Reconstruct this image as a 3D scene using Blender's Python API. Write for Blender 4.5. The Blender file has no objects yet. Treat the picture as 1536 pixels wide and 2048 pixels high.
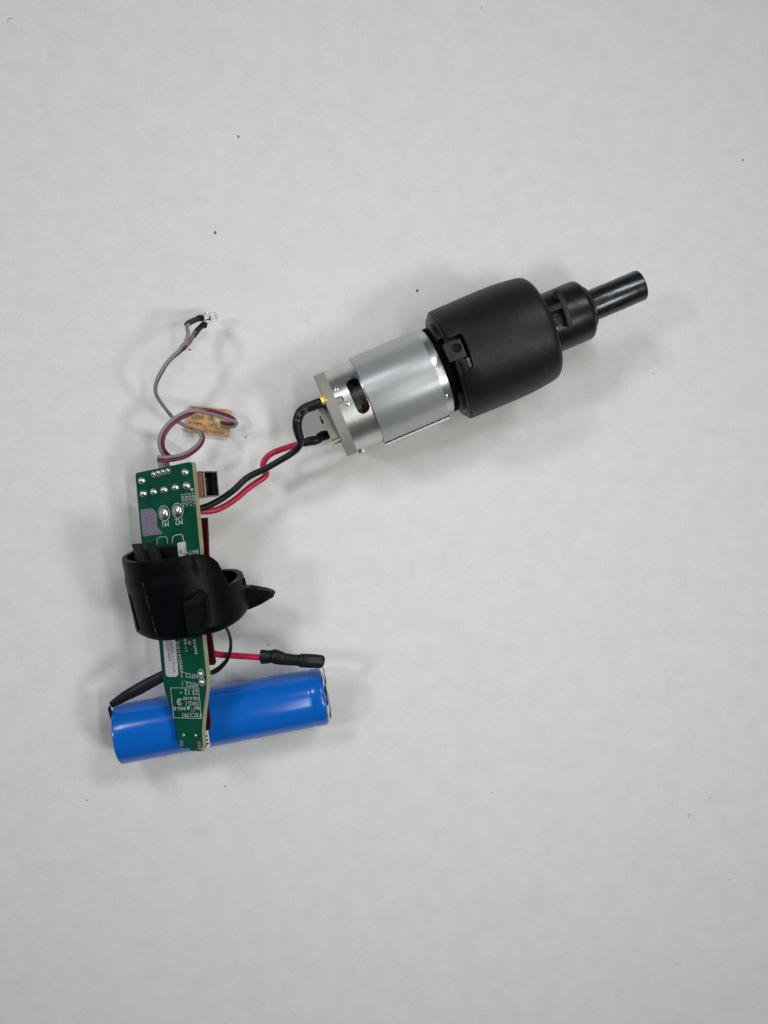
import bpy, bmesh, math, random
from mathutils import Vector, Matrix, Quaternion
from mathutils.noise import noise as pnoise

random.seed(7)
S = 0.001                      # everything below is measured in millimetres
scene = bpy.context.scene
COL = scene.collection

# ------------------------------------------------------------------ camera
FPX, CX, CY = 1538.0, 768.0, 1024.0
HC = 248.0
NADIR = (560.0, 980.0)
_n = Vector(((NADIR[0]-CX)/FPX, (CY-NADIR[1])/FPX, -1.0)).normalized()
RC = _n.rotation_difference(Vector((0, 0, -1))).to_matrix()
CAM = Vector((0, 0, HC))
cd = bpy.data.cameras.new('camera')
cam = bpy.data.objects.new('camera', cd)
COL.objects.link(cam)
cd.sensor_fit = 'VERTICAL'
cd.sensor_height = 36.0
cd.lens = FPX/2048.0*36.0
cd.clip_start = 0.01
cd.clip_end = 50
cam.matrix_world = Matrix.Translation(CAM*S) @ RC.to_4x4()
scene.camera = cam

# ------------------------------------------------------------------ light
world = bpy.data.worlds.new('World')
scene.world = world
world.use_nodes = True
bg = world.node_tree.nodes['Background']
bg.inputs['Color'].default_value = (0.93, 0.92, 1.0, 1)
bg.inputs['Strength'].default_value = 0.05

def lamp(name, direction, dist, sx, sy, power, color, spin=0.0):
    ld = bpy.data.lights.new(name, 'AREA')
    ld.shape = 'RECTANGLE'
    ld.size, ld.size_y = sx, sy
    ld.energy = power
    ld.color = color
    ld.spread = math.radians(80)
    o = bpy.data.objects.new(name, ld)
    d = Vector(direction).normalized()
    o.location = Vector((0.025, -0.012, 0)) + d*dist
    q = d.to_track_quat('Z', 'Y')
    o.rotation_mode = 'QUATERNION'
    o.rotation_quaternion = q @ Quaternion((0, 0, 1), spin)
    COL.objects.link(o)
    return o

lamp('ceiling_panel', (-0.80, 0.85, 1.25), 0.90, 0.20, 0.12, 0.28, (0.965, 0.965, 1.0))
lamp('ceiling_panel', (-1.00, 0.12, 1.05), 0.90, 0.09, 0.08, 0.20, (0.965, 0.965, 1.0))
lamp('ceiling_panel', (0.55, 0.80, 1.10), 0.85, 0.30, 0.04, 0.34, (0.965, 0.975, 1.0))
lamp('ceiling_panel', (0.26, -0.03, 1.00), 0.45, 0.26, 0.030, 0.09, (1.0, 1.0, 0.94), 0.15)
lamp('ceiling_panel', (0.80, -0.30, 1.05), 0.95, 0.20, 0.15, 0.40, (1.0, 1.0, 0.95))

scene.view_settings.view_transform = 'Standard'
scene.view_settings.look = 'None'
scene.view_settings.exposure = 0.06
scene.view_settings.gamma = 1.0

# ------------------------------------------------------------------ pixel helpers (photo is 1536 x 2048)
def ray(px, py):
    return RC @ Vector(((px-CX)/FPX, (CY-py)/FPX, -1.0))
def at(px, py, z):
    d = ray(px, py)
    return CAM + d*((z-HC)/d.z)
def on_plane(px, py, p0, n):
    d = ray(px, py)
    return CAM + d*((p0-CAM).dot(n)/d.dot(n))
def on_cyl(px, py, O, a, r):
    d = ray(px, py)
    w = CAM-O
    dp = d-a*d.dot(a)
    wp = w-a*w.dot(a)
    A, B, C_ = dp.dot(dp), 2*dp.dot(wp), wp.dot(wp)-r*r
    disc = max(B*B-4*A*C_, 0.0)
    return CAM + d*((-B-math.sqrt(disc))/(2*A))
RCI = RC.transposed()
def proj(P):
    c = RCI @ (P-CAM)
    return (CX+FPX*c.x/-c.z, CY-FPX*c.y/-c.z)

# ------------------------------------------------------------------ mesh helpers
class MB:
    def __init__(self):
        self.v, self.f = [], []
    def add(self, vs, fs):
        b = len(self.v)
        self.v += [Vector(p) for p in vs]
        self.f += [tuple(i+b for i in q) for q in fs]
        return self
    def prism(self, poly, ext):
        """closed prism: poly (3-D points) and the same points moved by ext"""
        n = len(poly)
        ext = Vector(ext)
        vs = [Vector(p) for p in poly] + [Vector(p)+ext for p in poly]
        fs = [tuple(range(n))[::-1], tuple(range(n, 2*n))]
        for i in range(n):
            j = (i+1) % n
            fs.append((i, j, n+j, n+i))
        return self.add(vs, fs)
    def loft(self, rings, close=True, caps=True):
        n = len(rings[0])
        vs = [p for r in rings for p in r]
        fs = []
        for k in range(len(rings)-1):
            for i in range(n if close else n-1):
                j = (i+1) % n
                fs.append((k*n+i, k*n+j, (k+1)*n+j, (k+1)*n+i))
        if caps:
            fs.append(tuple(range(n))[::-1])
            fs.append(tuple(range((len(rings)-1)*n, len(rings)*n)))
        return self.add(vs, fs)
    def lathe(self, prof, O, a, u, w, seg=64, caps=True):
        rings = []
        for t, r in prof:
            r = max(r, 0.01)
            rings.append([O+a*t+(u*math.cos(k*2*math.pi/seg)+w*math.sin(k*2*math.pi/seg))*r for k in range(seg)])
        return self.loft(rings, True, caps)
    def box(self, c, ex, ey, ez):
        """c centre, ex ey ez half-extent vectors"""
        vs = []
        for sz in (-1, 1):
            for sx, sy in ((-1, -1), (1, -1), (1, 1), (-1, 1)):
                vs.append(c+ex*sx+ey*sy+ez*sz)
        return self.add(vs, [(3, 2, 1, 0), (4, 5, 6, 7), (0, 1, 5, 4), (1, 2, 6, 5), (2, 3, 7, 6), (3, 0, 4, 7)])
    def tube(self, pts, rad, seg=14, step=6, side=None, flat=1.0):
        P, Rr = smooth_path(pts, rad, step)
        rings = []
        T = tangents(P)
        nrm = side.copy() if side else Vector((0, 0, 1))
        for i, p in enumerate(P):
            t = T[i]
            if side:
                nrm = side
            nrm = nrm - t*nrm.dot(t)
            if nrm.length < 1e-5:
                nrm = t.orthogonal()
            nrm.normalize()
            b = t.cross(nrm)
            r = Rr[i]
            rings.append([p+(nrm*math.cos(q*2*math.pi/seg)*flat+b*math.sin(q*2*math.pi/seg))*r for q in range(seg)])
        return self.loft(rings)

def cr(p0, p1, p2, p3, t):
    return 0.5*((2*p1)+(p2-p0)*t+(2*p0-5*p1+4*p2-p3)*t*t+(3*p1-p0-3*p2+p3)*t*t*t)
def smooth_path(pts, rad, step):
    pts = [Vector(p) for p in pts]
    n = len(pts)
    rr = list(rad) if hasattr(rad, '__len__') else [rad]*n
    P, Q = [], []
    for i in range(n-1):
        a = pts[i-1] if i else pts[0]*2-pts[1]
        d = pts[i+2] if i+2 < n else pts[n-1]*2-pts[n-2]
        for k in range(step):
            t = k/step
            P.append(cr(a, pts[i], pts[i+1], d, t))
            Q.append(rr[i]+(rr[i+1]-rr[i])*(t*t*(3-2*t)))
    P.append(pts[-1]); Q.append(rr[-1])
    return P, Q
def tangents(P):
    out = []
    for i in range(len(P)):
        a = P[max(i-1, 0)]; b = P[min(i+1, len(P)-1)]
        out.append((b-a).normalized())
    return out

def fix_normals(me):
    bm = bmesh.new(); bm.from_mesh(me)
    bmesh.ops.recalc_face_normals(bm, faces=bm.faces)
    bm.to_mesh(me); bm.free()

def obj(name, mb, mat, parent=None, smooth=35, bevel=0.0, bseg=2, recalc=True, label=None):
    root = parent
    while root is not None and root.parent is not None:
        root = root.parent
    base = root.location/S if root is not None else Vector((0, 0, 0))
    me = bpy.data.meshes.new(name)
    me.from_pydata([tuple((p-base)*S) for p in mb.v], [], mb.f)
    me.update()
    if recalc:
        fix_normals(me)
    if bevel:
        bm = bmesh.new(); bm.from_mesh(me)
        es = [e for e in bm.edges if len(e.link_faces) == 2 and e.calc_face_angle(0) > math.radians(35)]
        bmesh.ops.bevel(bm, geom=es, offset=bevel*S, segments=bseg, affect='EDGES', profile=0.5, clamp_overlap=True)
        bm.to_mesh(me); bm.free()
    if smooth:
        me.shade_smooth()
        me.set_sharp_from_angle(angle=math.radians(smooth))
    me.materials.append(mat)
    o = bpy.data.objects.new(name, me)
    COL.objects.link(o)
    if parent is not None:
        o.parent = parent
    if label:
        o['label'] = label
    return o

def thing(name, label, cat, loc, group=None):
    o = bpy.data.objects.new(name, None)
    o.empty_display_size = 0.005
    o.location = Vector(loc)*S
    o['label'] = label; o['category'] = cat
    if group: o['group'] = group
    COL.objects.link(o)
    return o
def tag(o, label, cat, group=None):
    o['label'] = label; o['category'] = cat
    if group: o['group'] = group
    return o

def cut(o, cutters, smooth=35):
    """subtract the given MBs (same coordinates as o was built in) from mesh object o"""
    root = o
    while root.parent is not None:
        root = root.parent
    base = root.location/S if root is not o else Vector((0, 0, 0))
    tmp = []
    for mb in cutters:
        me = bpy.data.meshes.new('cutter')
        me.from_pydata([tuple((p-base)*S) for p in mb.v], [], mb.f)
        me.update(); fix_normals(me)
        c = bpy.data.objects.new('cutter', me)
        COL.objects.link(c)
        c.location = root.location if root is not o else (0, 0, 0)
        m = o.modifiers.new('cut', 'BOOLEAN')
        m.object = c; m.operation = 'DIFFERENCE'; m.solver = 'EXACT'
        tmp.append(c)
    bpy.context.view_layer.update()
    dg = bpy.context.evaluated_depsgraph_get()
    me = bpy.data.meshes.new_from_object(o.evaluated_get(dg))
    o.modifiers.clear()
    mats = list(o.data.materials)
    o.data = me
    if not me.materials:
        for m in mats: me.materials.append(m)
    me.shade_smooth()
    me.set_sharp_from_angle(angle=math.radians(smooth))
    for c in tmp:
        bpy.data.objects.remove(c)

_tcache = {}
def text_flat(body, bold=0.0):
    key = (body, bold)
    if key in _tcache: return _tcache[key]
    cu = bpy.data.curves.new('lettering', 'FONT')
    cu.body = body; cu.size = 1.0; cu.align_x = 'CENTER'; cu.align_y = 'CENTER'; cu.resolution_u = 2
    cu.offset = bold
    o = bpy.data.objects.new('lettering', cu)
    COL.objects.link(o)
    bpy.context.view_layer.update()
    dg = bpy.context.evaluated_depsgraph_get()
    me = bpy.data.meshes.new_from_object(o.evaluated_get(dg))
    vs = [v.co.copy() for v in me.vertices]
    fs = [tuple(p.vertices) for p in me.polygons]
    bpy.data.objects.remove(o); bpy.data.curves.remove(cu); bpy.data.meshes.remove(me)
    x0 = min(v.x for v in vs); x1 = max(v.x for v in vs)
    y0 = min(v.y for v in vs); y1 = max(v.y for v in vs)
    vs = [((v.x-(x0+x1)/2)/(x1-x0), (v.y-(y0+y1)/2)/(y1-y0)) for v in vs]
    _tcache[key] = (vs, fs)
    return _tcache[key]
def add_text(mb, body, surf, c, xv, yv, bold=0.0):
    """letters laid on a surface: c centre pixel, xv pixel vector of the whole reading width, yv pixel vector of the cap height"""
    vs, fs = text_flat(body, bold)
    mb.add([surf(c[0]+x*xv[0]+y*yv[0], c[1]+x*xv[1]+y*yv[1]) for x, y in vs], fs)

# ------------------------------------------------------------------ materials
def srgb(r, g, b):
    return tuple(((c/255)/12.92 if c/255 <= 0.04045 else (((c/255)+0.055)/1.055)**2.4) for c in (r, g, b))
def mat(name, col, rough=0.5, metal=0.0, spec=0.5, var=0.0, vscale=400.0, bump=0.0, bscale=2000.0, rvar=0.0, stretch=None, coat=0.0, col2=None, ramp=(0.35, 0.65)):
    m = bpy.data.materials.new(name)
    m.use_nodes = True
    nt = m.node_tree; N = nt.nodes; L = nt.links
    b = N['Principled BSDF']
    b.inputs['Base Color'].default_value = (*col, 1)
    b.inputs['Roughness'].default_value = rough
    b.inputs['Metallic'].default_value = metal
    b.inputs['Specular IOR Level'].default_value = spec
    if coat:
        b.inputs['Coat Weight'].default_value = coat
        b.inputs['Coat Roughness'].default_value = 0.15
    tc = N.new('ShaderNodeTexCoord')
    mp = N.new('ShaderNodeMapping')
    L.new(tc.outputs['Object'], mp.inputs['Vector'])
    if stretch:
        mp.inputs['Scale'].default_value = stretch[:3]
        if len(stretch) > 3: mp.inputs['Rotation'].default_value = stretch[3]
    if var or col2 or rvar:
        nz = N.new('ShaderNodeTexNoise')
        nz.inputs['Scale'].default_value = vscale
        nz.inputs['Detail'].default_value = 5
        nz.inputs['Roughness'].default_value = 0.65
        L.new(mp.outputs[0], nz.inputs['Vector'])
        if var or col2:
            rp = N.new('ShaderNodeValToRGB')
            c2 = col2 if col2 else tuple(min(c*(1+var), 1) for c in col)
            c1 = col if col2 else tuple(c*(1-var) for c in col)
            rp.color_ramp.elements[0].position = ramp[0]; rp.color_ramp.elements[1].position = ramp[1]
            rp.color_ramp.elements[0].color = (*c1, 1)
            rp.color_ramp.elements[1].color = (*c2, 1)
            L.new(nz.outputs['Fac'], rp.inputs['Fac'])
            L.new(rp.outputs['Color'], b.inputs['Base Color'])
        if rvar:
            mr = N.new('ShaderNodeMapRange')
            mr.inputs['From Min'].default_value = 0.3; mr.inputs['From Max'].default_value = 0.7
            mr.inputs['To Min'].default_value = max(rough-rvar, 0.02); mr.inputs['To Max'].default_value = min(rough+rvar, 1)
            L.new(nz.outputs['Fac'], mr.inputs['Value'])
            L.new(mr.outputs[0], b.inputs['Roughness'])
    if bump:
        nb = N.new('ShaderNodeTexNoise')
        nb.inputs['Scale'].default_value = bscale
        nb.inputs['Detail'].default_value = 3
        L.new(mp.outputs[0], nb.inputs['Vector'])
        bp = N.new('ShaderNodeBump')
        bp.inputs['Strength'].default_value = 1.0
        bp.inputs['Distance'].default_value = bump*S
        L.new(nb.outputs['Fac'], bp.inputs['Height'])
        L.new(bp.outputs[0], b.inputs['Normal'])
    return m

def rolled(m, amount):
    # rolled sheet: reflections stretch along the UV tangent (the cylinder's axis)
    nt = m.node_tree
    tg = nt.nodes.new('ShaderNodeTangent'); tg.direction_type = 'UV_MAP'; tg.uv_map = 'axis'
    b = nt.nodes['Principled BSDF']
    b.inputs['Anisotropic'].default_value = amount
    nt.links.new(tg.outputs[0], b.inputs['Tangent'])
def axis_uv(o):
    me = o.data
    uv = me.uv_layers.new(name='axis')
    base = o.parent.location/S if o.parent else Vector((0, 0, 0))
    for lp in me.loops:
        p = me.vertices[lp.vertex_index].co/S+base-MO
        t = p.dot(ax)
        q = math.atan2(p.dot(sd), p.dot(up))
        if q < -math.pi*0.55: q += 2*math.pi
        uv.data[lp.index].uv = (t*0.02, q*0.15)
M = {}
M['housing'] = mat('textured_black_plastic', (0.0075, 0.009, 0.0095), 0.45, bump=0.06, bscale=1500, spec=0.28, rvar=0.05)
M['black'] = mat('black_plastic', (0.0065, 0.008, 0.0095), 0.34, bump=0.006, bscale=1200, spec=0.26, rvar=0.08)
M['clip'] = mat('worn_black_plastic', (0.0018, 0.0022, 0.0035), 0.42, bump=0.04, bscale=1100, spec=0.09, rvar=0.08)
M['gblack'] = mat('greyish_black_with_sheen', (0.021, 0.023, 0.023), 0.5, spec=0.3)  # lighter black: sheen on the bracket bars is put into the colour
M['pitch'] = mat('dark_plastic_and_recess_shade', (0.002, 0.002, 0.0025), 0.7, spec=0.05)  # recess shade put into a near-black colour; also serves dark connector parts
M['oxide'] = mat('black_oxide_steel', (0.055, 0.060, 0.064), 0.27, metal=0.9, var=0.15, vscale=500, rvar=0.06, bump=0.004, bscale=1500)
M['zinc'] = mat('zinc_plated_sleeve', (0.43, 0.455, 0.46), 0.42, metal=0.5, var=0.03, vscale=500)
M['can'] = mat('bright_steel_can', (0.60, 0.60, 0.575), 0.36, metal=0.9, var=0.08, vscale=200, rvar=0.05)
rolled(M['zinc'], 0.75); rolled(M['can'], 0.7)
M['bright'] = mat('bright_cut_steel', (0.8, 0.8, 0.8), 0.12, metal=1.0)
M['seam'] = mat('cut_sheet_edge', (0.88, 0.88, 0.86), 0.45, metal=0.25)
M['nylon'] = mat('grey_nylon_end_cap', (0.30, 0.31, 0.265), 0.45, var=0.06, vscale=300, spec=0.35)
M['brass'] = mat('brass_terminal', (0.82, 0.60, 0.13), 0.35, metal=0.55, var=0.08)
M['copper'] = mat('copper_winding', (0.06, 0.018, 0.014), 0.45, metal=0.6)
M['rotor'] = mat('rotor_lamination', (0.07, 0.075, 0.07), 0.3, metal=0.3, spec=0.6)
M['shrink'] = mat('black_heat_shrink', (0.008, 0.010, 0.012), 0.42, bump=0.05, bscale=700, spec=0.28)
M['wire_black'] = mat('black_wire_jacket', (0.006, 0.008, 0.010), 0.38, spec=0.3)
M['wire_red'] = mat('red_wire_jacket', (0.50, 0.014, 0.055), 0.36, spec=0.45)
M['wire_grey'] = mat('grey_ribbon_jacket', (0.225, 0.222, 0.24), 0.4, spec=0.4)
M['wire_wine'] = mat('dark_red_ribbon_stripe', (0.16, 0.018, 0.055), 0.42, spec=0.4)
M['wire_pink'] = mat('pinkish_grey_ribbon', (0.24, 0.17, 0.18), 0.45, spec=0.4)
M['mask'] = mat('green_solder_mask', (0.0005, 0.078, 0.043), 0.36, spec=0.2, var=0.18, vscale=140, rvar=0.05)
M['fibre'] = mat('board_edge_fibreglass', (0.30, 0.29, 0.18), 0.6, var=0.1, vscale=600)
M['silk'] = mat('white_silkscreen', (0.62, 0.66, 0.63), 0.5)
M['solder'] = mat('solder', (0.66, 0.65, 0.64), 0.36, metal=1.0, bump=0.002, bscale=900, rvar=0.05)
M['resid'] = mat('scraped_copper_residue', (0.24, 0.215, 0.29), 0.55, metal=0.1, col2=(0.13, 0.10, 0.17), vscale=2400, bump=0.12, bscale=1500, ramp=(0.5, 0.62))
M['sticker'] = mat('white_paper_label', (0.56, 0.54, 0.62), 0.55)
M['ink'] = mat('black_ink', (0.02, 0.02, 0.03), 0.6)
M['tin'] = mat('tin_plated_shell', (0.42, 0.40, 0.35), 0.35, metal=1.0, var=0.15, rvar=0.1)
M['kapton'] = mat('orange_tape', (0.22, 0.105, 0.05), 0.4)
M['maroon'] = mat('dark_red_insulator', (0.062, 0.0055, 0.011), 0.42, spec=0.25)
M['ivory'] = mat('ivory_connector', (0.62, 0.60, 0.50), 0.45)
M['white'] = mat('white_switch_plastic', (0.66, 0.66, 0.60), 0.42)
M['dimple_shade'] = mat('dimple_shade_grey', (0.36, 0.36, 0.31), 0.5)  # darker copy of the white: the dimple's shade as colour
M['blue'] = mat('blue_battery_wrap', (0.002, 0.122, 0.54), 0.2, spec=0.45, bump=0.0015, bscale=350, rvar=0.03)
M['lilac'] = mat('battery_end_insulator', (0.35, 0.36, 0.42), 0.5)
M['nickel'] = mat('nickel_strip', (0.22, 0.205, 0.18), 0.38, metal=1.0, var=0.3, vscale=900, bump=0.03, bscale=900)
M['tan'] = mat('tan_phenolic_board', (0.56, 0.31, 0.125), 0.55, var=0.1, vscale=500)
M['tanedge'] = mat('phenolic_cut_edge', (0.17, 0.06, 0.045), 0.6)
M['glue'] = mat('yellowed_glue', (0.55, 0.50, 0.22), 0.4, var=0.1)
M['red_crumb'] = mat('red_crumb', (0.45, 0.06, 0.02), 0.6)
M['dark_crumb'] = mat('dark_crumb', (0.02, 0.02, 0.02), 0.6)
M['grey_crumb'] = mat('grey_crumb', (0.40, 0.40, 0.40), 0.6)
gl = mat('clear_epoxy', (0.95, 0.97, 1.0), 0.03, spec=0.5)
gl.node_tree.nodes['Principled BSDF'].inputs['Transmission Weight'].default_value = 1.0
gl.node_tree.nodes['Principled BSDF'].inputs['IOR'].default_value = 1.5
M['clear'] = gl

# table paper: fine tooth, faint mottling
pm = bpy.data.materials.new('white_paper'); pm.use_nodes = True
nt = pm.node_tree; N = nt.nodes; L = nt.links
b = N['Principled BSDF']
b.inputs['Roughness'].default_value = 0.85
b.inputs['Specular IOR Level'].default_value = 0.2
tc = N.new('ShaderNodeTexCoord')
n1 = N.new('ShaderNodeTexNoise'); n1.inputs['Scale'].default_value = 150; n1.inputs['Detail'].default_value = 8; n1.inputs['Roughness'].default_value = 0.72
n2 = N.new('ShaderNodeTexNoise'); n2.inputs['Scale'].default_value = 1500; n2.inputs['Detail'].default_value = 4; n2.inputs['Roughness'].default_value = 0.7
n3 = N.new('ShaderNodeTexNoise'); n3.inputs['Scale'].default_value = 22; n3.inputs['Detail'].default_value = 4
pmap = N.new('ShaderNodeMapping'); pmap.inputs['Rotation'].default_value = (0.61, 0.47, 0.83)
L.new(tc.outputs['Object'], pmap.inputs['Vector'])
for q in (n1, n2, n3): L.new(pmap.outputs[0], q.inputs['Vector'])
r1 = N.new('ShaderNodeValToRGB')
r1.color_ramp.elements[0].position = 0.36; r1.color_ramp.elements[1].position = 0.58
r1.color_ramp.elements[0].color = (0.732, 0.732, 0.728, 1); r1.color_ramp.elements[1].color = (0.775, 0.775, 0.765, 1)
L.new(n1.outputs['Fac'], r1.inputs['Fac'])
r2 = N.new('ShaderNodeValToRGB')
r2.color_ramp.elements[0].position = 0.35; r2.color_ramp.elements[1].position = 0.65
r2.color_ramp.elements[0].color = (0.93, 0.93, 0.93, 1); r2.color_ramp.elements[1].color = (1, 1, 1, 1)
L.new(n2.outputs['Fac'], r2.inputs['Fac'])
mx = N.new('ShaderNodeMix'); mx.data_type = 'RGBA'; mx.blend_type = 'MULTIPLY'; mx.inputs['Factor'].default_value = 1.0
L.new(r1.outputs['Color'], mx.inputs['A']); L.new(r2.outputs['Color'], mx.inputs['B'])
L.new(mx.outputs['Result'], b.inputs['Base Color'])
ad = N.new('ShaderNodeMath'); ad.operation = 'MULTIPLY_ADD'; ad.inputs[1].default_value = 0.04
L.new(n2.outputs['Fac'], ad.inputs[0]); 
m3 = N.new('ShaderNodeMath'); m3.operation = 'MULTIPLY'; m3.inputs[1].default_value = 0.4
L.new(n3.outputs['Fac'], m3.inputs[0]); L.new(m3.outputs[0], ad.inputs[2])
bp = N.new('ShaderNodeBump'); bp.inputs['Distance'].default_value = 0.0010; bp.inputs['Strength'].default_value = 1.0
L.new(ad.outputs[0], bp.inputs['Height']); L.new(bp.outputs[0], b.inputs['Normal'])
M['paper'] = pm

# ------------------------------------------------------------------ setting: the paper-covered tabletop
mb = MB()
mb.box(Vector((0, 0, -10)), Vector((700, 0, 0)), Vector((0, 700, 0)), Vector((0, 0, 10)))
tab = obj('tabletop', mb, M['paper'], smooth=0)
tab['kind'] = 'structure'

Z = Vector((0, 0, 1))

# ------------------------------------------------------------------ geared motor
A0 = at(661, 833, 13.9)
A1 = at(1280.5, 570.5, 13.9+9.6)
ax = (A1-A0).normalized()
LEN = (A1-A0).length
up = (Z-ax*Z.dot(ax)).normalized()
sd = ax.cross(up)           # points to image lower right
MO = A0
def cyl(t, deg, r):         # deg 0 = top, positive towards image-up side
    q = math.radians(deg)
    return MO+ax*t+(up*math.cos(q)-sd*math.sin(q))*r
motor = thing('geared_motor', 'silver electric motor with fat matte black gearbox and dark steel spindle', 'motor', (A0.x, A0.y, 0))

# can: open tube with a vent slot
TC0, TC1, RCAN = 3.3, 35.6, 13.1
o_can = obj('motor_can', MB().lathe([(TC0, RCAN-1.2), (TC0, RCAN), (TC1-0.9, RCAN), (TC1-0.25, RCAN-0.25), (TC1, RCAN-0.9), (TC1, 4), (TC1-1, 4), (TC1-1, RCAN-1.2), (TC0, RCAN-1.2)], MO, ax, up, sd, 96, caps=False), M['can'], motor)
def obround(tc, pc0, pc1, hw, r_lo, r_hi, n=10):
    """slot running round the can from pc0 to pc1 degrees"""
    k = hw/RCAN*180/math.pi
    pts = []
    for i in range(n+1):
        q = math.pi*i/n
        pts.append((tc+hw*math.cos(q), pc1-k+k*math.sin(q)))
    for i in range(n+1):
        q = math.pi+math.pi*i/n
        pts.append((tc+hw*math.cos(q), pc0+k+k*math.sin(q)))
    lo = [cyl(t, p, r_lo) for t, p in pts]; hi = [cyl(t, p, r_hi) for t, p in pts]
    m = MB(); n2_ = len(pts)
    m.add(lo+hi, [tuple(range(n2_))[::-1], tuple(range(n2_, 2*n2_))]+[(i, (i+1) % n2_, n2_+(i+1) % n2_, n2_+i) for i in range(n2_)])
    return m
notch = MB()
pn = [(TC0-0.5, 16.5), (TC0+1.9, 15.5), (TC0+2.2, 12), (TC0+1.9, 7), (TC0-0.5, 6)]
lo = [cyl(t, p, 11) for t, p in pn]; hi = [cyl(t, p, 14) for t, p in pn]
notch.add(lo+hi, [(4, 3, 2, 1, 0), (5, 6, 7, 8, 9)]+[(i, (i+1) % 5, 5+(i+1) % 5, 5+i) for i in range(5)])
cut(o_can, [obround(9.6, -17, 36, 1.95, 11, 14.5), notch])
axis_uv(o_can)
obj('rotor', MB().lathe([(TC0+2, 3), (TC0+2, 8.6), (TC1-2, 8.6), (TC1-2, 3)], MO, ax, up, sd, 48), M['rotor'], motor)
wm = MB()
for k in range(4):
    q = 21+k*4.0
    wm.tube([cyl(9.6, -q+14, 8.4), cyl(10.6, -q+13, 8.9), cyl(12, -q+12, 9.0), cyl(14, -q+9, 8.8)], 0.35, 8, 3)
obj('copper_winding', wm, M['copper'], motor)
obj('field_magnet', MB().loft([[cyl(t, d, r) for t, d, r in ((13.0, p, 9.6), (34, p, 9.6), (34, p, 11.7), (13.0, p, 11.7))] for p in range(-40, 75, 6)]), M['rotor'], motor)
# crimp dimples, pressed in the can edge
for (t, p) in ((TC0+1.2, 27), (TC0+2.6, 2.5), (TC1-2.2, -40)):
    c = cyl(t, p, RCAN-0.25); nn = (c-MO-ax*t).normalized(); e1_ = ax; e2_ = nn.cross(e1_)
    obj('crimp_dimple', MB().lathe([(0, 0.75), (0.3, 0.62), (0.48, 0.32), (0.52, 0.05)], c, nn, e1_, e2_, 16), M['bright'], motor)
# sleeve: a rolled sheet whose ends leave a slit at the lower right
SL0, SL1 = 12.0, 32.8
PH0 = -87.0
rings = []
for i in range(97):
    p = PH0+3+ (340.0)*i/96
    rings.append([cyl(SL0, p, RCAN+0.06), cyl(SL1, p, RCAN+0.06), cyl(SL1, p, RCAN+0.75), cyl(SL0, p, RCAN+0.75)])
axis_uv(obj('flux_sleeve', MB().loft(rings), M['zinc'], motor, bevel=0.08))
def strip_bar(p, r, hw, hh):
    c0_, c1_ = cyl(SL0+0.1, p, r), cyl(SL1+0.5, p, r)
    rd = (c0_-MO-ax*(SL0+0.1)).normalized(); tn_ = ax.cross(rd)
    return MB().box((c0_+c1_)/2, (c1_-c0_)/2, tn_*hw, rd*hh)
obj('seam_gap_shade', strip_bar(-90.5, RCAN+0.5, 0.55, 0.5), M['pitch'], motor, smooth=0)  # solid dark bar standing in for the shade in the slit
obj('sleeve_seam', strip_bar(-92.8, RCAN+1.2, 0.3, 0.32), M['seam'], motor, smooth=0, bevel=0.06)
# end cap
oc = obj('end_cap', MB().lathe([(0, 5), (0, RCAN-0.25), (0.3, RCAN), (TC0-0.04, RCAN), (TC0+1.5, RCAN-1.35), (TC0+1.5, 5)], MO, ax, up, sd, 80), M['nylon'], motor)
obj('end_cap_tab', MB().loft([[cyl(TC0-0.5, p, 12.0), cyl(TC0+1.75, p, 12.0), cyl(TC0+1.75, p, RCAN+0.0), cyl(TC0-0.5, p, RCAN+0.03)] for p in (7.3, 9, 11, 13, 14.6)]), M['nylon'], motor, bevel=0.1)
bs = MB()
bs.box(MO+ax*(-1.25)+up*3.5+sd*1.8, ax*1.3, up*6.5, sd*5.2)
obj('bearing_boss', bs, M['nylon'], motor, bevel=0.3)
obj('shaft_end', MB().lathe([(-3.3, 0.3), (-3.2, 1.2), (-2.4, 1.3)], MO+up*1.0, ax, up, sd, 24), M['oxide'], motor)
# brass terminals
tq = math.radians(20)
nn = up*math.cos(tq)-sd*math.sin(tq)
tt = (ax.cross(nn)).normalized()
obj('terminal', MB().box(MO+nn*(RCAN+0.22)+ax*(-0.05), ax*1.0, tt*1.15, nn*0.22), M['brass'], motor, bevel=0.06)
obj('terminal', MB().box(MO+ax*(-1.3)+sd*8.2+up*3.0, ax*1.6, up*1.3, sd*0.25), M['brass'], motor, bevel=0.06)
# crimped lug at the lower rear edge of the can
obj('can_lug', MB().box(cyl(TC0+1.2, -86, RCAN+0.2), ax*0.9, up*1.3, sd*0.45), M['tin'], motor, bevel=0.15)

# gearbox
HT0 = 39.2
obj('gearbox_neck', MB().lathe([(TC1+0.05, 12.2), (TC1+0.05, 13.2), (HT0-1.0, 13.4), (HT0-1.0, 10)], MO, ax, up, sd, 80), M['pitch'], motor)  # shade of the deep groove is put into the near-black colour
obj('gearbox_flange', MB().lathe([(HT0-1.02, 11), (HT0-1.02, 15.7), (HT0-0.5, 16.3), (HT0+2, 16.4), (HT0+2, 10)], MO, ax, up, sd, 96), M['black'], motor)
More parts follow.
